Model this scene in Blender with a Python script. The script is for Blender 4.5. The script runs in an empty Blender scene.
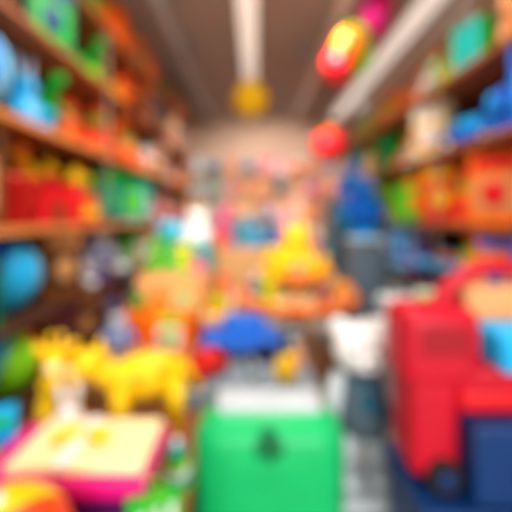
import bpy, bmesh, math, random
from mathutils import Vector, Matrix, Euler
DOF=True
random.seed(7)
S=bpy.context.scene
try: S.view_settings.view_transform='Standard'
except Exception: pass
PAL=dict(red='e01420',dred='a00c1c',crim='c60c28',orange='fc7408',dor='ea4410',yellow='ffce00',gold='f2a800',green='0cae28',lgreen='84d81c',
 bgreen='0cb866',teal='0c9c9c',cyan='18b4f0',lblue='7cccf8',blue='0464d0',navy='06346c',purple='742c9c',magenta='e0087c',pink='f87cac',
 peach='fcb070',cream='fceaae',white='f4f2ee',grey='8c98a0',lgrey='c4ccd0',slate='546470',dark='241c1a',brown='70401c',tan='d09860',plum='4c0c50',dgreen='006c3c',dteal='085c74')
MC={}
def lin(h):
    o=[]
    for i in (0,2,4):
        c=int(h[i:i+2],16)/255
        o.append(c/12.92 if c<=.04045 else ((c+.055)/1.055)**2.4)
    return o
def nmat(name,h,rough=.5,scale=9,amt=.8,wood=False,h2=None,emit=0):
    m=bpy.data.materials.new(name); m.use_nodes=True
    nt=m.node_tree; b=nt.nodes['Principled BSDF']
    c=lin(h); d=lin(h2) if h2 else [x*amt for x in c]
    tc=nt.nodes.new('ShaderNodeTexCoord'); mp=nt.nodes.new('ShaderNodeMapping')
    nt.links.new(tc.outputs['Object'],mp.inputs['Vector'])
    if wood: mp.inputs['Scale'].default_value=(12,1.2,12)
    n=nt.nodes.new('ShaderNodeTexNoise'); n.inputs['Scale'].default_value=scale
    nt.links.new(mp.outputs['Vector'],n.inputs['Vector'])
    r=nt.nodes.new('ShaderNodeValToRGB'); r.color_ramp.elements[0].color=(*d,1); r.color_ramp.elements[1].color=(*c,1)
    r.color_ramp.elements[0].position=.35; r.color_ramp.elements[1].position=.6
    nt.links.new(n.outputs['Fac'],r.inputs['Fac']); nt.links.new(r.outputs['Color'],b.inputs['Base Color'])
    b.inputs['Roughness'].default_value=rough; b.inputs['Specular IOR Level'].default_value=.3
    if emit:
        b.inputs['Emission Color'].default_value=(*c,1); b.inputs['Emission Strength'].default_value=emit
    return m
def M(k):
    if k not in MC: MC[k]=nmat('toy_'+k,PAL[k],.42,amt=.92)
    return MC[k]
MC['wood']=nmat('shelf_wood','a86038',.5,3,wood=True,h2='8a4c2c')
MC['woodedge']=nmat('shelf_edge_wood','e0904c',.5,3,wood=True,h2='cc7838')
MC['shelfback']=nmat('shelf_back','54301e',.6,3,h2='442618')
MC['palewood']=nmat('pale_wood','dcb88c',.5,3,wood=True,h2='c8a478')
MC['wall']=nmat('wall_paint','cca890',.8,2,.93)
MC['ceil']=nmat('ceiling_paint','aca49c',.8,1.5,.92)
MC['trimw']=nmat('white_trim','f4f2ee',.5,4,.97)
MC['lamp']=nmat('lamp_diffuser','fff8ec',.5,4,1,emit=.6)
MC['metal']=nmat('metal_post','8a7466',.35,4,.9)

class B:
    def __init__(s): s.bm=bmesh.new(); s.m=[]
    def mi(s,k):
        if k not in s.m: s.m.append(k)
        return s.m.index(k)
    def _fin(s,vs,col,sm=True):
        fs={f for v in vs for f in v.link_faces}
        i=s.mi(col)
        for f in fs: f.material_index=i; f.smooth=sm
        return fs
    def ell(s,c,r,col,rot=(0,0,0),u=16,v=10):
        if not hasattr(r,'__len__'): r=(r,r,r)
        mt=Matrix.Translation(c)@Euler(rot).to_matrix().to_4x4()@Matrix.Diagonal((*r,1))
        q=bmesh.ops.create_uvsphere(s.bm,u_segments=u,v_segments=v,radius=1,matrix=mt)
        s._fin(q['verts'],col)
    def box(s,c,z,col,rot=(0,0,0),bev=0):
        mt=Matrix.Translation(c)@Euler(rot).to_matrix().to_4x4()@Matrix.Diagonal((*z,1))
        q=bmesh.ops.create_cube(s.bm,size=1,matrix=mt)
        s._fin(q['verts'],col,False)
        if bev:
            es=list({e for v in q['verts'] for e in v.link_edges})
            r=bmesh.ops.bevel(s.bm,geom=es,offset=bev,segments=5 if bev>.04 else 3,affect='EDGES',profile=.5,material=-1)
            i=s.mi(col)
            for f in r['faces']: f.material_index=i; f.smooth=True
    def cyl(s,a,b,r1,r2,col,seg=20,sm=True):
        a=Vector(a);b=Vector(b);d=b-a
        q=d.to_track_quat('Z','Y').to_matrix().to_4x4()
        g=bmesh.ops.create_cone(s.bm,cap_ends=True,segments=seg,radius1=r1,radius2=max(r2,1e-4),depth=d.length,matrix=Matrix.Translation((a+b)/2)@q)
        fs=s._fin(g['verts'],col,sm)
        for f in fs:
            if len(f.verts)>4: f.smooth=False
    def cap(s,a,b,r1,r2,col):
        s.cyl(a,b,r1,r2,col); s.ell(a,r1,col,u=12,v=8); s.ell(b,r2,col,u=12,v=8)
    def tor(s,c,R,r,col,rot=(0,0,0),arc=1.0,n=28,k=10,a0=0):
        mt=Matrix.Translation(c)@Euler(rot).to_matrix().to_4x4()
        full=arc>=1; N=n if full else n+1; rings=[]
        for i in range(N):
            a=a0+2*math.pi*arc*i/n
            rings.append([s.bm.verts.new(mt@Vector(((R+r*math.cos(t))*math.cos(a),(R+r*math.cos(t))*math.sin(a),r*math.sin(t)))) for t in [2*math.pi*j/k for j in range(k)]])
        for i in range(n):
            A=rings[i];Bb=rings[(i+1)%N]
            for j in range(k): s.bm.faces.new((A[j],Bb[j],Bb[(j+1)%k],A[(j+1)%k]))
        if not full:
            s.bm.faces.new(rings[0][::-1]); s.bm.faces.new(rings[-1])
        s._fin([v for R_ in rings for v in R_],col)
    def ball(s,c,r,cols,tilt=(0.3,0.2,0)):
        mt=Matrix.Translation(c)@Euler(tilt).to_matrix().to_4x4()@Matrix.Diagonal((r,r,r,1))
        q=bmesh.ops.create_uvsphere(s.bm,u_segments=24,v_segments=16,radius=1,matrix=mt)
        inv=mt.inverted()
        for f in {f for v in q['verts'] for f in v.link_faces}:
            p=inv@f.calc_center_median(); a=(math.atan2(p.y,p.x)/(2*math.pi))%1
            f.material_index=s.mi(cols[int(a*6)%len(cols)]); f.smooth=True
    def lathe(s,prof,col,c=(0,0,0),n=24):
        rings=[[s.bm.verts.new((c[0]+r*math.cos(2*math.pi*i/n),c[1]+r*math.sin(2*math.pi*i/n),c[2]+z)) for i in range(n)] for r,z in prof]
        for A,D in zip(rings,rings[1:]):
            for i in range(n): s.bm.faces.new((A[i],A[(i+1)%n],D[(i+1)%n],D[i]))
        s.bm.faces.new(rings[0][::-1]); s.bm.faces.new(rings[-1])
        s._fin([v for r in rings for v in r],col)
    def done(s,name,loc=(0,0,0),rz=0,h=None,ground=True,maxw=None):
        vs=s.bm.verts
        if ground:
            mn=[min(v.co[i] for v in vs) for i in range(3)]; mx=[max(v.co[i] for v in vs) for i in range(3)]
            k=(h/(mx[2]-mn[2])) if h else 1
            if maxw: k=min(k,maxw/max(mx[0]-mn[0],mx[1]-mn[1]))
            t=Matrix.Rotation(rz,4,'Z')@Matrix.Scale(k,4)@Matrix.Translation((-(mn[0]+mx[0])/2,-(mn[1]+mx[1])/2,-mn[2]))
            bmesh.ops.transform(s.bm,matrix=t,verts=list(vs))
        bmesh.ops.recalc_face_normals(s.bm,faces=list(s.bm.faces))
        me=bpy.data.meshes.new(name); s.bm.to_mesh(me); s.bm.free()
        for k_ in s.m: me.materials.append(M(k_))
        o=bpy.data.objects.new(name,me); S.collection.objects.link(o); o.location=loc
        return o
# ---------- toys: face -Y ----------
def teddy(a,b='cream',c='red'):
    t=B(); t.ell((0,0,.33),(.27,.23,.31),a); t.ell((0,-.1,.32),(.18,.15,.22),b); t.ell((0,0,.75),(.26,.23,.23),a)
    for x in(-1,1):
        t.ell((x*.2,0,.93),(.09,.05,.09),a); t.ell((x*.2,-.035,.93),(.055,.03,.055),b)
        t.cap((x*.22,-.03,.5),(x*.36,-.16,.3),.09,.075,a); t.cap((x*.16,-.08,.12),(x*.25,-.4,.1),.12,.1,a)
        t.ell((x*.255,-.48,.1),(.07,.03,.07),b); t.ell((x*.09,-.21,.79),.027,'dark')
    t.ell((0,-.2,.69),(.11,.08,.08),b); t.ell((0,-.28,.72),(.035,.02,.025),'dark')
    t.ell((-.06,-.2,.53),(.07,.035,.045),c); t.ell((.06,-.2,.53),(.07,.035,.045),c)
    return t,'teddy_bear'
def bunny(a,b='white',c='pink'):
    t=B(); t.ell((0,0,.24),(.2,.17,.24),a); t.ell((0,-.08,.23),(.13,.11,.16),b); t.ell((0,0,.55),(.17,.15,.15),a)
    for x in(-1,1):
        t.ell((x*.08,0,.82),(.05,.03,.18),a,rot=(0,x*.2,0)); t.ell((x*.08,-.02,.82),(.03,.02,.13),c,rot=(0,x*.2,0))
        t.cap((x*.15,-.03,.36),(x*.22,-.12,.22),.055,.05,a); t.cap((x*.1,-.06,.07),(x*.13,-.24,.06),.075,.06,a); t.ell((x*.06,-.14,.58),.018,'dark')
    t.ell((0,-.14,.51),(.06,.04,.045),b); t.ell((0,.17,.12),.07,b)
    return t,'plush_rabbit'
def robot(a,b='lgrey',c='yellow'):
    t=B(); t.box((0,0,.45),(.38,.26,.36),a,bev=.03); t.box((0,-.135,.47),(.24,.02,.18),b); t.box((0,0,.8),(.28,.24,.22),a,bev=.03)
    t.cyl((0,0,.62),(0,0,.7),.07,.07,b)
    for x in(-1,1):
        t.cyl((x*.07,-.11,.82),(x*.07,-.14,.82),.035,.035,c); t.cap((x*.22,0,.57),(x*.33,-.03,.36),.06,.05,b); t.ell((x*.34,-.04,.3),.065,c)
        t.box((x*.1,0,.18),(.11,.13,.22),b,bev=.01); t.box((x*.1,-.03,.05),(.15,.22,.1),c,bev=.02); t.cyl((x*.14,0,.8),(x*.18,0,.8),.05,.04,c)
    t.cyl((0,0,.9),(0,0,.98),.012,.012,b); t.ell((0,0,.99),.03,c)
    for i in range(3): t.ell((-.07+.07*i,-.15,.42),.02,c)
    return t,'toy_robot'
def car(a,b='lblue',c='yellow'):
    t=B(); t.box((0,0,.22),(1,.5,.22),a,bev=.07); t.box((.03,0,.4),(.55,.42,.24),a,bev=.08); t.box((.03,0,.41),(.57,.3,.14),b,bev=.02); t.box((.03,0,.41),(.4,.44,.14),b,bev=.02)
    for x in(-.3,.3):
        for y in(-1,1): t.cyl((x,y*.19,.12),(x,y*.28,.12),.13,.13,'dark'); t.cyl((x,y*.28,.12),(x,y*.29,.12),.06,.06,c)
    for y in(-1,1): t.ell((-.5,y*.16,.24),(.03,.05,.04),c)
    return t,'toy_car'
def train(a,b='yellow',c='blue'):
    t=B(); t.box((0,0,.17),(1,.32,.08),c,bev=.02); t.cyl((-.42,0,.36),(.12,0,.36),.15,.15,a); t.box((.3,0,.42),(.3,.32,.42),b,bev=.02); t.box((.3,0,.65),(.38,.4,.05),a,bev=.02)
    t.cyl((-.3,0,.48),(-.3,0,.7),.04,.07,c); t.ell((-.05,0,.52),.06,b); t.box((.3,0,.5),(.16,.34,.14),'lblue')
    for x in(-.34,-.02,.32):
        for y in(-1,1): t.cyl((x,y*.15,.11),(x,y*.21,.11),.11,.11,a); t.cyl((x,y*.21,.11),(x,y*.22,.11),.04,.04,b)
    return t,'toy_train'
def rings(a,b='yellow',c='blue'):
    t=B(); t.cyl((0,0,0),(0,0,.08),.36,.34,c); t.cyl((0,0,0),(0,0,.9),.05,.04,'cream')
    for i,k in enumerate([a,b,c,'green',a]): t.tor((0,0,.17+.15*i),.25-.035*i,.085,k)
    t.ell((0,0,.93),.09,b); return t,'stacking_rings'
def blocks(a,b='yellow',c='blue'):
    t=B(); L=[(-.26,0,.13,a,.1),(.02,0,.13,b,-.05),(.3,0,.13,c,.15),(-.12,0,.39,c,-.1),(.16,0,.39,a,.1),(.02,0,.65,b,.3)]
    for x,y,z,k,r in L: t.box((x,y,z),(.24,.24,.26),k,rot=(0,0,r),bev=.02); t.cyl((x,-.11,z),(x,-.135,z),.07,.07,'white')
    t.cyl((.02,0,.78),(.02,0,1),.13,.0,a); return t,'building_blocks'
def boxg(a,b='white',c='yellow'):
    t=B(); t.box((0,0,.5),(.7,.26,1),a,bev=.015); t.box((0,-.131,.42),(.52,.012,.5),b); t.box((0,-.133,.84),(.56,.012,.18),c,bev=.004)
    t.ell((0,-.14,.42),(.17,.03,.18),c); t.ell((-.1,-.14,.58),(.05,.02,.05),a); t.ell((.1,-.14,.58),(.05,.02,.05),a); return t,'boxed_toy'
def duck(a='yellow',b='orange',c='dark'):
    t=B(); t.ell((0,.05,.28),(.27,.38,.26),a); t.ell((0,-.2,.66),.22,a); t.ell((0,-.42,.62),(.11,.12,.04),b); t.ell((0,.4,.42),(.1,.16,.08),a,rot=(.7,0,0))
    for x in(-1,1): t.ell((x*.25,.08,.32),(.06,.22,.14),a); t.ell((x*.1,-.38,.72),.03,c)
    return t,'toy_duck'
def quad(a,b='brown',c='cream',neck=.35,kind='toy_giraffe'):
    t=B(); t.ell((0,0,.5),(.19,.36,.2),a); t.cap((0,-.25,.55),(0,-.4,.6+neck),.12,.08,a); t.ell((0,-.46,.68+neck),(.11,.17,.11),a); t.ell((0,-.58,.64+neck),(.075,.07,.065),c)
    for x in(-1,1):
        for y in(-.22,.24): t.cap((x*.12,y,.42),(x*.13,y,.08),.08,.06,a); t.ell((x*.13,y-.02,.04),(.075,.09,.04),b)
        t.ell((x*.14,-.38,.76+neck),(.08,.03,.05),a,rot=(0,-x*.6,0)); t.ell((x*.08,-.56,.72+neck),.02,'dark')
        if neck>.2: t.cyl((x*.05,-.42,.76+neck),(x*.05,-.4,.88+neck),.018,.018,a); t.ell((x*.05,-.4,.89+neck),.03,b)
        for y,z in((-.1,.56),(.12,.6),(.02,.44)): t.ell((x*.165,y,z),(.04,.06,.05),b)
    t.cap((0,.34,.55),(0,.46,.35),.03,.02,a); t.ell((0,.47,.32),.04,b); return t,kind
def dino(a,b='yellow',c='orange'):
    t=B(); t.ell((0,.02,.36),(.2,.3,.24),a); t.ell((0,-.08,.32),(.15,.24,.18),b); t.cap((0,-.15,.48),(0,-.26,.78),.12,.09,a); t.ell((0,-.34,.84),(.12,.18,.11),a)
    t.cap((0,.25,.3),(0,.55,.1),.13,.04,a)
    for x in(-1,1): t.cap((x*.16,.08,.25),(x*.18,.0,.06),.1,.08,a); t.cap((x*.15,-.2,.5),(x*.17,-.33,.42),.045,.035,a); t.ell((x*.09,-.38,.9),.028,'dark'); t.ell((x*.18,-.06,.04),(.08,.12,.04),a)
    for i,(y,z) in enumerate([(-.2,.98),(-.1,.82),(.0,.68),(.15,.62),(.3,.5),(.42,.34)]): t.cyl((0,y,z-.1),(0,y+.03,z+.05),.07,.0,c,seg=8)
    return t,'toy_dinosaur'
def rocket(a,b='white',c='blue'):
    t=B(); t.lathe([(.1,.12),(.17,.2),(.2,.45),(.16,.7)],b); t.lathe([(.163,.7),(.12,.85),(.05,.97),(.005,1)],a); t.cyl((0,0,.04),(0,0,.13),.12,.09,'grey')
    for i in range(3):
        r=i*2.094+.5; t.box((.2*math.cos(r),.2*math.sin(r),.17),(.2,.03,.32),a,rot=(0,.35,r),bev=.01)
    t.cyl((0,-.15,.55),(0,-.21,.55),.08,.08,c); t.tor((0,-.2,.55),.08,.015,a,rot=(math.pi/2,0,0)); t.cyl((0,0,.3),(0,0,.35),.197,.2,a); return t,'toy_rocket'
def castle(a,b='yellow',c='blue'):
    t=B(); t.box((0,0,.25),(.7,.4,.5),b,bev=.01); t.box((0,-.2,.17),(.18,.03,.3),'brown',bev=.01)
    for x in(-1,1):
        t.cyl((x*.36,-.05,0),(x*.36,-.05,.65),.13,.13,a); t.cyl((x*.36,-.05,.65),(x*.36,-.05,.95),.17,0,c)
        for i in range(2): t.box((x*(.08+.13*i),-.17,.54),(.07,.06,.08),b)
    t.cyl((0,.05,.5),(0,.05,.75),.14,.14,a); t.cyl((0,.05,.75),(0,.05,1.08),.18,0,c); return t,'toy_castle'
def drum(a,b='white',c='yellow'):
    t=B(); t.cyl((0,0,.03),(0,0,.55),.36,.36,a,seg=28); t.tor((0,0,.04),.36,.035,c); t.tor((0,0,.55),.36,.035,c); t.cyl((0,0,.55),(0,0,.57),.33,.33,b)
    for i in range(10):
        q=i*.628; t.cyl((.37*math.cos(q),.37*math.sin(q),.05),(.37*math.cos(q+.31),.37*math.sin(q+.31),.54),.01,.01,c,seg=6)
    t.cap((-.2,-.2,.6),(.25,.1,.62),.018,.018,'tan'); t.cap((.2,-.2,.6),(-.2,.15,.66),.018,.018,'tan'); return t,'toy_drum'
def pin(a,b='yellow',c='blue'):
    t=B(); t.cyl((0,0,.02),(0,0,.7),.015,.015,'white',seg=8); t.cyl((0,0,0),(0,0,.12),.14,.1,c)
    for i in range(6):
        q=i*1.047; t.ell((.17*math.cos(q),-.04,.7+.17*math.sin(q)),(.17,.03,.08),[a,b,c][i%3],rot=(0.2,-q,0))
    t.ell((0,-.07,.7),.04,b); return t,'pinwheel'
def ballt(a,b='white',c='blue'):
    t=B(); t.ball((0,0,.5),.5,[a,b,c]); t.ell((0,0,.995),(.06,.06,.01),'white'); return t,'beach_ball'
def bucket(a,b='yellow',c='red'):
    t=B(); t.lathe([(.22,0),(.24,.02),(.33,.5),(.36,.52),(.36,.56),(.31,.56),(.3,.5)],a); t.tor((0,0,.52),.35,.018,b,rot=(math.pi/2,0,0),arc=.5)
    t.cap((.1,0,.4),(.2,.05,.8),.025,.025,c); t.ell((.22,.06,.88),(.09,.03,.12),c); t.ell((-.1,.0,.55),(.15,.15,.1),b); t.ell((.1,.1,.56),.1,c); return t,'sand_bucket'
def bag(a,b='white',c='yellow'):
    t=B(); t.box((0,0,.4),(.6,.3,.8),a,bev=.012)
    for y in(-1,1): t.tor((0,y*.13,.8),.13,.015,c,rot=(math.pi/2,0,0),arc=.5)
    for i in range(3): t.box((-.18+.18*i,-.152,.4),(.07,.01,.78),b)
    return t,'gift_bag'
def eleph(a,b='pink',c='white'):
    t=B(); t.ell((0,.05,.4),(.25,.34,.27),a); t.ell((0,-.32,.58),(.2,.19,.2),a); t.cap((0,-.48,.55),(0,-.56,.28),.07,.045,a); t.cap((0,-.56,.28),(0,-.64,.2),.045,.04,a)
    for x in(-1,1):
        t.ell((x*.25,-.26,.6),(.14,.04,.17),a); t.ell((x*.25,-.29,.6),(.09,.03,.12),b); t.ell((x*.09,-.47,.66),.022,'dark')
        for y in(-.18,.26): t.cyl((x*.14,y,.0),(x*.14,y,.35),.095,.09,a)
    t.cap((0,.36,.45),(0,.44,.3),.025,.02,a); return t,'toy_elephant'
K=dict(t=teddy,n=bunny,r=robot,c=car,tr=train,s=rings,k=blocks,b=boxg,d=duck,g=quad,o=dino,ro=rocket,ca=castle,dr=drum,p=pin,ba=ballt,bu=bucket,gb=bag,e=eleph)
def put(k,cols,loc,h,rz=0,maxw=None,name=None):
    t,n=K[k](*cols.split()); return t.done(name or n,loc,rz,h,maxw=maxw)
def row(side,x,z,y0,y1,seq,h=.4,face=0.75):
    """toys along a shelf, packed one after another by their own width"""
    y=y0; i=0
    rz=(math.pi/2 if side<0 else -math.pi/2)*face
    while y<y1:
        e=seq[i] if i<len(seq) else random.choice(seq)
        hh=(h+.12)*random.uniform(.92,1.03) if len(e)<3 else e[2]*1.1
        hh=min(hh,.56)
        o=put(e[0],e[1],(x,0,z),hh,rz+random.uniform(-.15,.15),maxw=.55)
        vs=o.data.vertices
        def rng(i): q=[v.co[i] for v in vs]; return min(q),max(q)
        xn,xm=rng(0)
        if xm-xn>.55: o.data.transform(Matrix.Scale(.55/(xm-xn),4)); xn,xm=rng(0)
        o.location.x=(x+.27-xm) if side<0 else (x-.27-xn)
        mn,mx=rng(1)
        if y+mx-mn>y1: bpy.data.objects.remove(o); break
        o.location.y=y-mn; y+=mx-mn+.01; i+=1
# ---------- room ----------
def slab(name,c,s,col,bev=0): t=B(); t.box(c,s,col,bev=bev); return t.done(name,ground=False)
MC['floor']=nmat('floor_tile','a89c90',.35,2,h2='94887c')
slab('floor',(0.15,4,-.05),(4.9,9.6,.1),'floor')
slab('ceiling',(0.15,4,4.05),(4.9,9.6,.1),'ceil')
slab('wall_left',(-2.2,4,2),(.2,9.6,4),'wall'); slab('wall_right',(2.5,4,2),(.2,9.6,4),'wall'); slab('wall_back',(.15,8.7,2),(4.5,.2,4),'wall')
slab('baseboard_left',(-2.085,4,.06),(.03,9.2,.12),'trimw'); slab('baseboard_right',(2.385,4,.06),(.03,9.2,.12),'trimw')
slab('trim_1',(2.3,4,3.92),(.2,9.4,.16),'trimw',.02); slab('trim_2',(-2.03,4,3.92),(.14,9.4,.16),'trimw',.02)
def strip(x,w,y0,y1,z=3.93):
    t=B(); L=y1-y0; t.box((x,(y0+y1)/2,z+.035),(w+.06,L,.07),'trimw',bev=.01); t.box((x,(y0+y1)/2,z-.01),(w,L-.04,.03),'lamp')
    t.done('ceiling_strip_light',ground=False)
strip(-.1,.2,2.2,8.2); strip(1.9,.26,2.2,8.2)
t=B(); t.box((.95,5,3.9),(.09,6.6,.18),'trimw',bev=.01); t.done('ceiling_beam',ground=False)
t=B(); t.box((-1.05,5,3.9),(.07,6.6,.18),'lgrey',bev=.01); t.done('ceiling_beam',ground=False)
LV=[.45,.97,1.53,2.17,2.78,3.35]
def shelf(xa,xb,ya,yb,levels,top,front):
    t=B(); ym=(ya+yb)/2; xm=(xa+xb)/2; L=yb-ya
    for z in levels:
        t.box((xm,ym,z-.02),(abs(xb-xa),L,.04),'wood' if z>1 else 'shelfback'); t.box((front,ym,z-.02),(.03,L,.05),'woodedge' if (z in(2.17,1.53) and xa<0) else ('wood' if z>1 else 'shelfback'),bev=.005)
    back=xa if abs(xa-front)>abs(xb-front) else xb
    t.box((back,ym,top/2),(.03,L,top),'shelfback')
    for y in(ya,yb): t.box((xm,y,top/2),(abs(xb-xa),.04,top),'wood')
    n=3
    for i in range(n+1): t.cyl((front,ya+L*i/n,0),(front,ya+L*i/n,top),.014,.014,'metal',seg=10)
    t.box((xm,ym,.06),(abs(xb-xa)-.04,L,.12),'wood'); t.done('toy_shelf',ground=False)
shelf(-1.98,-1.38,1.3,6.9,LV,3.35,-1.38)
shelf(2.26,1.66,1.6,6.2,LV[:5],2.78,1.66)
XL=-1.67
row(-1,XL,3.35,2.3,6.8,[('b','dark brown tan'),('e','lgreen green white'),('o','green yellow lgreen'),('gb','orange dor yellow',.5),('ro','dor orange brown',.55),('b','orange brown tan'),('gb','orange tan brown'),('t','brown tan red'),('s','grey orange tan')],.45)
row(-1,XL,2.78,1.35,6.8,[('b','navy dteal dark'),('ba','navy dteal dark'),('b','dgreen green navy'),('t','green lgreen red'),('o','green lgreen yellow'),('t','yellow orange green'),('ro','dor orange red'),('b','orange brown dark'),('b','dark brown grey'),('n','orange peach red'),('s','red orange teal'),('b','peach orange teal')],.42)
row(-1,XL,2.17,1.6,6.8,[('ba','cyan blue lblue'),('n','cyan lblue white'),('o','green teal lgreen'),('t','dor orange peach'),('s','orange dor red'),('o','orange dor red'),('s','dor orange peach'),('t','orange peach orange'),('ro','dgreen white orange'),('b','peach orange white'),('k','grey teal white')],.42)
row(-1,XL,1.53,1.55,6.8,[('b','brown tan dark'),('bu','red yellow orange',.5),('ca','red red yellow',.5),('s','yellow orange red'),('b','dgreen teal green'),('o','green teal lgreen'),('b','teal lgreen green'),('b','dgreen lgrey teal'),('n','white teal red'),('t','magenta red pink'),('k','magenta red orange'),('s','peach tan grey')],.42)
row(-1,XL,.97,1.62,6.8,[('b','dgreen navy dark',.36),('ba','blue cyan lblue',.45),('b','brown dark tan'),('n','white lgrey blue'),('r','lgrey blue purple'),('t','white lgrey cyan'),('o','green lgreen orange'),('k','green orange white'),('b','peach orange white'),('s','yellow orange lgreen')],.42)
row(-1,XL,.45,1.5,5.5,[('ba','red yellow green',.42),('ba','cyan lgreen orange',.4),('b','brown dark plum'),('b','dark brown tan'),('b','purple grey brown'),('t','grey lgrey white'),('k','teal grey orange')],.38)
XR=1.95
row(1,XR,2.78,1.9,6.1,[('t','peach orange tan',.5),('g','peach orange cream',.55),('gb','green cyan lgrey',.42),('n','lgreen peach white'),('k','orange green lgrey',.45),('t','orange peach dor',.5),('e','orange peach cream'),('s','orange peach yellow',.5),('t','orange peach grey')],.45)
row(1,XR,2.17,1.9,6.1,[('b','blue cyan navy'),('e','blue cyan lblue'),('c','blue cyan white'),('b','cream peach white'),('n','white peach peach'),('t','orange peach cream'),('b','green bgreen dgreen'),('o','green bgreen dgreen'),('k','orange yellow peach'),('b','dgreen green teal')],.46)
row(1,XR,1.53,1.9,6.1,[('t','red dor orange'),('b','orange tan red'),('s','red dor orange',.46),('b','red dor yellow'),('b','green lgreen orange',.46),('gb','lgreen green orange',.46),('t','orange peach yellow'),('b','lgreen green yellow'),('b','blue cyan teal'),('k','blue teal white')],.46)
row(1,XR,.97,1.9,6.1,[('b','blue cyan orange'),('b','orange peach blue'),('s','orange cyan yellow'),('c','cyan orange blue'),('n','purple lblue white'),('b','lblue purple cyan'),('k','cyan purple white'),('e','white lgrey cyan'),('t','lgrey white teal'),('b','lgreen orange white')],.42)
row(1,XR,.45,1.9,6.1,[('b','crim red pink'),('b','red peach crim'),('t','peach pink red'),('b','crim peach white'),('e','lgrey white cyan'),('n','white lgrey cyan'),('b','lgrey teal white')],.4)
# ---------- back shelf ----------
t=B()
for z in(.6,1.1,1.6,2.1,2.6): t.box((.2,8.35,z-.02),(3.6,.42,.04),'palewood')
t.box((.2,8.57,1.35),(3.6,.03,2.7),'palewood')
for x in(-1.6,-.4,.8,2.0): t.box((x,8.35,1.3),(.04,.42,2.6),'palewood')
t.done('toy_shelf',ground=False)
BK=['orange tan pink','pink peach white','teal grey cyan','slate lgrey white','peach red white','cyan teal white','red peach cream','dor orange peach','blue lgrey cyan','orange yellow peach','magenta pink white','dteal slate lblue']
for z in(.6,1.1,1.6,2.1,2.6):
    for x0 in(-1.6,-.4,.8):
        for j in range(3):
            put(random.choice(['t','b','n','r','k','ca','b']),random.choice(BK),(x0+.2+.4*j,8.33,z),random.uniform(.4,.45),random.uniform(-.1,.1),maxw=.38)
# ---------- displays ----------
def plinth(name,x0,x1,y0,y1,z,col,tcol=None):
    t=B(); t.box(((x0+x1)/2,(y0+y1)/2,z/2-.02),(x1-x0-.04,y1-y0-.04,z-.04),col,bev=.01)
    t.box(((x0+x1)/2,(y0+y1)/2,z-.02),(x1-x0,y1-y0,.04),tcol or col,bev=.008); t.box(((x0+x1)/2,(y0+y1)/2,.03),(x1-x0-.1,y1-y0-.1,.06),'dark')
    return t.done(name,ground=False)
# round tiered table
t=B(); cx,cy=.45,3.75
t.cyl((cx,cy,0),(cx,cy,.06),.4,.38,'tan'); t.cyl((cx,cy,.05),(cx,cy,.72),.12,.1,'peach'); t.cyl((cx,cy,.7),(cx,cy,.75),.62,.62,'cream',seg=40); t.tor((cx,cy,.72),.62,.05,'orange',n=40)
t.cyl((cx,cy,.74),(cx,cy,.97),.08,.08,'tan'); t.cyl((cx,cy,.97),(cx,cy,1.0),.38,.38,'yellow',seg=32); t.tor((cx,cy,.985),.38,.03,'orange',n=32)
t.done('round_display_table',ground=False)
put('t','yellow yellow orange',(cx,cy+.04,1.0),.48)
put('k','dor yellow red',(cx-.02,cy-.27,1.0),.2,.2,maxw=.2); put('d','yellow orange',(cx+.26,cy-.12,1.0),.26,.3,maxw=.22); put('t','yellow gold green',(cx-.26,cy-.06,1.0),.28,0,maxw=.22)
R=['orange yellow cream','green teal lgreen','red yellow orange','green yellow peach','dor gold cream','teal cream orange','purple peach white','lgreen orange yellow','yellow orange red','red slate teal']
KK=['c','k','s','t','dr','n','bu','b','p','tr']
for i in range(11):
    a=i*2*math.pi/11; put(KK[i%10],R[i%10],(cx+.49*math.cos(a),cy+.49*math.sin(a),.75),.26,a*.2,maxw=.24)
# narrow table between stand and round table
plinth('display_table',-.5,-.24,3.15,3.95,.66,'orange','cream')
for k,c,x,y,h in[('s','orange lgreen yellow',-.37,3.28,.3),('t','red crim pink',-.37,3.54,.42),('k','orange green white',-.37,3.8,.34)]: put(k,c,(x,y,.66),h,.1,maxw=.25)
# low front table
plinth('display_table',-.5,.4,2.14,2.95,.48,'lgrey','grey')
put('c','blue blue navy',(-.13,2.72,.48),.32,.1,maxw=.64); put('c','red dor crim',(-.36,2.36,.48),.24,.9,maxw=.34); put('d','yellow orange',(.2,2.3,.48),.2,.3)
put('k','lgrey slate dteal',(-.02,2.32,.48),.16,.2); put('b','dark dteal lgrey',(.3,2.8,.48),.22,.2); put('n','peach orange white',(.31,2.54,.48),.2,-.2)
# left stepped stand
t=B()
for i,(y0,y1,z,k) in enumerate([(2.2,2.9,.5,'tan'),(2.9,3.4,.75,'orange'),(3.4,3.9,1.0,'peach'),(3.9,4.5,1.25,'teal')]): t.box((-.86,(y0+y1)/2,z/2),(.66,y1-y0,z),k,bev=.01)
t.done('stepped_display_stand',ground=False)
for k,c,x,y,z,h,w in [('r','lgrey blue purple',-1.05,2.6,.5,.4,.3),('b','orange white lgreen',-.68,2.7,.5,.34,.28),('k','magenta white red',-.68,2.38,.5,.25,.28),('bu','cyan white orange',-1.03,2.3,.5,.2,.2),
 ('o','green lgreen orange',-1.06,3.1,.75,.42,.25),('s','orange yellow red',-.86,3.02,.75,.36,.17),('k','green yellow lgreen',-.66,3.12,.75,.32,.24),
 ('t','green lgreen orange',-1.04,3.65,1.0,.38,.3),('b','green lgreen yellow',-.78,3.65,1.0,.34,.22),('t','magenta pink crim',-.62,3.6,1.0,.22,.16),
 ('ba','cyan teal lblue',-1.04,4.15,1.25,.3,.3),('t','white white cream',-.72,4.15,1.25,.5,.36)]: put(k,c,(x,y,z),h,.1,maxw=w)
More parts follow.
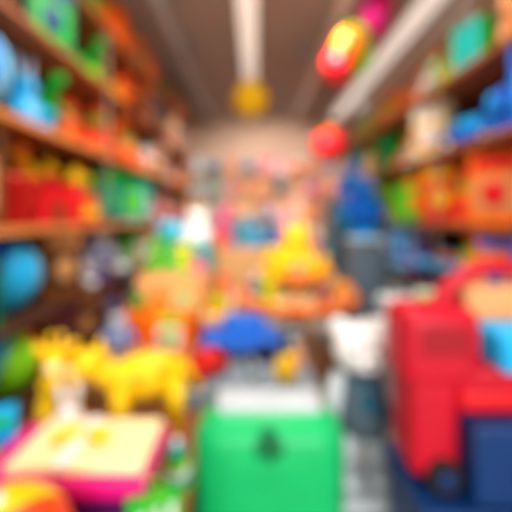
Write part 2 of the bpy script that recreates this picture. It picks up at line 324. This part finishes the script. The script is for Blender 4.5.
# centre-back table
plinth('display_table',-.75,1.0,5.6,6.4,1.05,'tan','peach')
for i,(k,c) in enumerate([('t','dor peach red'),('r','teal dteal cyan'),('n','cyan teal white'),('ba','teal blue dteal'),('t','red peach pink'),('s','red orange peach')]):
    put(k,c,(-.6+.29*i,5.8,1.05),.42,0,maxw=.28)
for i,(k,c) in enumerate([('n','magenta crim pink'),('r','dteal teal lgrey'),('ro','dteal slate teal'),('n','slate dteal cyan'),('n','pink peach cream'),('ro','peach tan cream')]):
    put(k,c,(-.6+.29*i,6.2,1.05),.8,0,maxw=.4)
# tall blue robot on a plinth
plinth('display_plinth',1.15,1.6,4.15,4.6,1.32,'slate','lgrey')
put('r','blue blue cyan',(1.375,4.37,1.32),.95,.2,maxw=.66)
plinth('display_plinth',1.1,1.6,4.8,5.3,1.85,'dteal','lgrey'); put('o','blue cyan teal',(1.34,5.05,1.85),.65,.4,maxw=.6)
plinth('display_plinth',.95,1.5,2.55,3.0,.7,'lgrey','white'); put('e','white lgrey cyan',(1.12,2.76,.7),.4,-.4,maxw=.4); put('b','white teal lgreen',(1.4,2.78,.7),.4,-.3,maxw=.2)
# front-left display
plinth('display_plinth',-1.3,-.27,.66,2.0,.45,'brown','wood')
t,_=quad('yellow','gold','cream',.02,'plush_dog'); t.done('plush_dog',(-.62,1.8,.45),-1.15,.5)
t,_=quad('yellow','yellow','cream',.3,'toy_giraffe'); t.done('toy_giraffe',(-1.03,1.8,.45),.4,.58)
t=B(); t.box((-.67,1.3,.515),(.5,.3,.13),'plum',bev=.01); t.box((-.67,1.3,.62),(.56,.32,.08),'plum',bev=.01); t.box((-.67,1.3,.68),(.6,.34,.06),'magenta',bev=.012); t.box((-.63,1.31,.72),(.48,.28,.04),'cream',bev=.012)
t.box((-.67,1.3,.745),(.05,.28,.012),'white'); t.ell((-.72,1.3,.765),(.06,.03,.02),'yellow',rot=(0,0,.5)); t.ell((-.6,1.3,.765),(.06,.03,.02),'yellow',rot=(0,0,-.5)); t.done('gift_box',ground=False)
put('gb','green white lgreen',(-.335,1.12,.45),.26,.5,maxw=.17); put('s','teal white lgreen',(-.34,1.46,.45),.24,0,maxw=.14)
put('ba','dor yellow pink',(-.69,.9,.45),.4)
put('n','white cream lgrey',(-.86,1.56,.45),.38,.1,maxw=.22); put('b','cyan blue green',(-1.17,1.5,.45),.3,.5,maxw=.2)
# green toy chest
t=B(); t.box((.06,1.58,.36),(.68,.3,.71),'bgreen',bev=.13); t.box((.06,1.61,.725),(.48,.16,.05),'lgrey',bev=.02)
t.box((.06,1.427,.42),(.4,.02,.3),'bgreen',bev=.008)
for q in range(3): t.ell((.055+.035*math.cos(q*2.09+1.57),1.428,.64+.035*math.sin(q*2.09+1.57)),(.034,.016,.034),'dgreen')
t.cyl((.055,1.428,.64),(.06,1.428,.57),.01,.014,'dgreen'); t.done('toy_chest',ground=False)
# white plush bear standing
plinth('display_plinth',.44,.8,1.75,2.1,.1,'grey','lgrey')
t=B(); t.ell((0,0,.78),(.17,.15,.15),'white'); t.lathe([(.1,.28),(.16,.33),(.17,.45),(.13,.6),(.08,.66)],'slate'); t.ell((0,-.1,.5),(.07,.07,.1),'dteal')
for x in(-1,1):
    t.ell((x*.13,0,.9),(.06,.035,.06),'white'); t.cap((x*.13,0,.58),(x*.2,-.06,.38),.06,.05,'lgrey'); t.cap((x*.08,0,.32),(x*.09,0,.07),.08,.07,'lgrey'); t.ell((x*.09,-.04,.045),(.08,.11,.045),'lgrey'); t.ell((x*.06,-.135,.81),.016,'dark')
    t.ell((x*.04,-.13,.63),(.04,.02,.025),'dteal')
t.ell((0,-.14,.74),(.07,.05,.05),'white'); t.ell((0,-.19,.76),(.022,.014,.016),'dark'); t.done('plush_bear',(.6,1.93,.1),0,.92)
# red toy truck on navy plinth
plinth('display_plinth',.64,1.5,1.3,1.72,.46,'navy','navy')
t=B()
t.box((.75,1.53,.75),(.21,.24,.5),'crim',bev=.05); t.box((.78,1.53,1.04),(.34,.26,.34),'crim',bev=.07); t.box((1.15,1.53,.87),(.62,.25,.2),'crim',bev=.03)
t.box((1.15,1.52,.84),(.62,.27,.08),'red',bev=.02)
t.box((1.17,1.47,.62),(.64,.3,.32),'navy',bev=.02); t.box((1.12,1.47,1.04),(.26,.22,.17),'cyan',bev=.03); t.tor((1.12,1.6,1.08),.28,.04,'crim',rot=(math.pi/2,0,0),arc=.5)
t.box((1.14,1.62,1.14),(.3,.04,.26),'peach',bev=.02)
for x in(.77,1.12,1.36):
    for y in(1.40 if x<.9 else 1.32,1.65): t.cyl((x,y-.02,.53),(x,y+.02,.53),.07,.07,'dark'); t.cyl((x,y-.03,.53),(x,y-.02,.53),.03,.03,'navy')
t.box((.78,1.40,1.08),(.2,.012,.12),'dred',bev=.004); t.done('toy_fire_truck',ground=False)
# hanging things
t=B(); t.ell((-.08,5,3.3),(.25,.25,.27),'yellow'); t.cyl((-.08,5,3.54),(-.08,5,3.92),.01,.01,'dark'); t.cyl((-.08,5,3.55),(-.08,5,3.6),.06,.04,'gold')
for i in range(6): t.tor((-.08,5,3.3),.255,.008,'gold',rot=(math.pi/2,0,i*.524))
t.done('paper_lantern',ground=False)
t=B()
for x,y,z,k in[(1.2,3.5,3.6,'magenta'),(1.3,3.6,3.8,'crim'),(1.02,3.55,3.42,'lgreen'),(.94,3.45,3.3,'orange'),(.84,3.5,3.12,'red'),(1.06,3.6,3.25,'lgreen')]:
    t.ell((x,y,z),(.16,.16,.18),k); t.cyl((x,y,z-.205),(x,y,z-.17),.025,.008,k); t.cyl((x,y,z-.19),(1.1,3.58,2.75),.003,.003,'white',seg=5)
t.ell((1.1,3.58,2.73),(.03,.03,.04),'lgrey'); t.cyl((1.1,3.58,2.73),(1.1,3.58,3.99),.004,.004,'white',seg=5)
t.done('balloon_bunch',ground=False)
t=B(); t.ell((1.3,6,2.82),(.32,.32,.28),'red'); t.cyl((1.3,6,3.08),(1.3,6,3.99),.01,.01,'dark'); t.cyl((1.3,6,3.08),(1.3,6,3.13),.1,.08,'gold'); t.cyl((1.3,6,2.52),(1.3,6,2.57),.08,.1,'gold'); t.done('paper_lantern',ground=False)
# ---------- lights ----------
def area(n,loc,sx,sy,p,col=(1,.96,.9)):
    l=bpy.data.lights.new(n,'AREA'); l.shape='RECTANGLE'; l.size=sx; l.size_y=sy; l.energy=p; l.color=col
    o=bpy.data.objects.new(n,l); S.collection.objects.link(o); o.location=loc; return o
t=B(); t.box((0,2.2,3.97),(1.9,1.7,.06),'trimw',bev=.01); t.done('added_fill_panel',ground=False)  # added panel and area lamp overhead, out of view, to brighten the shop
area('added_panel_fill',(0,2.2,3.92),1.8,1.6,115)
# added fill spots with housings, brightening the back wall and displays down the aisle
for x,y,tx,ty,tz,p in[(-.9,4.6,-.3,8.3,1.8,420),(.6,4.6,.8,8.3,1.8,420),(-.5,3.0,-.5,5.2,1.0,260),(.6,3.0,.8,5.4,1.2,260)]:
    d=(Vector((tx,ty,tz))-Vector((x,y,3.78))).normalized(); a=Vector((x,y,3.78))
    t=B(); t.cyl((x,y,3.8),(x,y,3.99),.02,.02,'grey'); t.cyl(a-d*.08,a+d*.06,.04,.06,'grey'); t.done('added_spot_housing',ground=False)
    l=bpy.data.lights.new('added_spot_fill','SPOT'); l.energy=p; l.shadow_soft_size=.05; l.spot_size=math.radians(75); l.spot_blend=.7; l.color=(1,.96,.9)
    o=bpy.data.objects.new('added_spot_fill',l); S.collection.objects.link(o); o.location=a+d*.13; o.rotation_euler=d.to_track_quat('-Z','Y').to_euler()
sl=bpy.data.lights.new('fill_sun','SUN'); sl.energy=1.9; sl.angle=.5; so=bpy.data.objects.new('fill_sun',sl); S.collection.objects.link(so); so.rotation_euler=(math.radians(70),0,math.radians(6))  # added soft sun from behind the camera, fill through the open front
w=bpy.data.worlds.new('w'); S.world=w; w.use_nodes=True; bg=w.node_tree.nodes['Background']; bg.inputs[0].default_value=(1,.98,.95,1); bg.inputs[1].default_value=1.55
# ---------- camera ----------
cd=bpy.data.cameras.new('cam'); cam=bpy.data.objects.new('cam',cd); S.collection.objects.link(cam); S.camera=cam
cam.location=(0,0,1.6); cam.rotation_euler=(math.pi/2,0,0); cd.lens=24; cd.sensor_width=36; cd.shift_y=-41/512; cd.clip_start=.02
if DOF: cd.dof.use_dof=True; cd.dof.focus_distance=.2; cd.dof.aperture_fstop=1.85
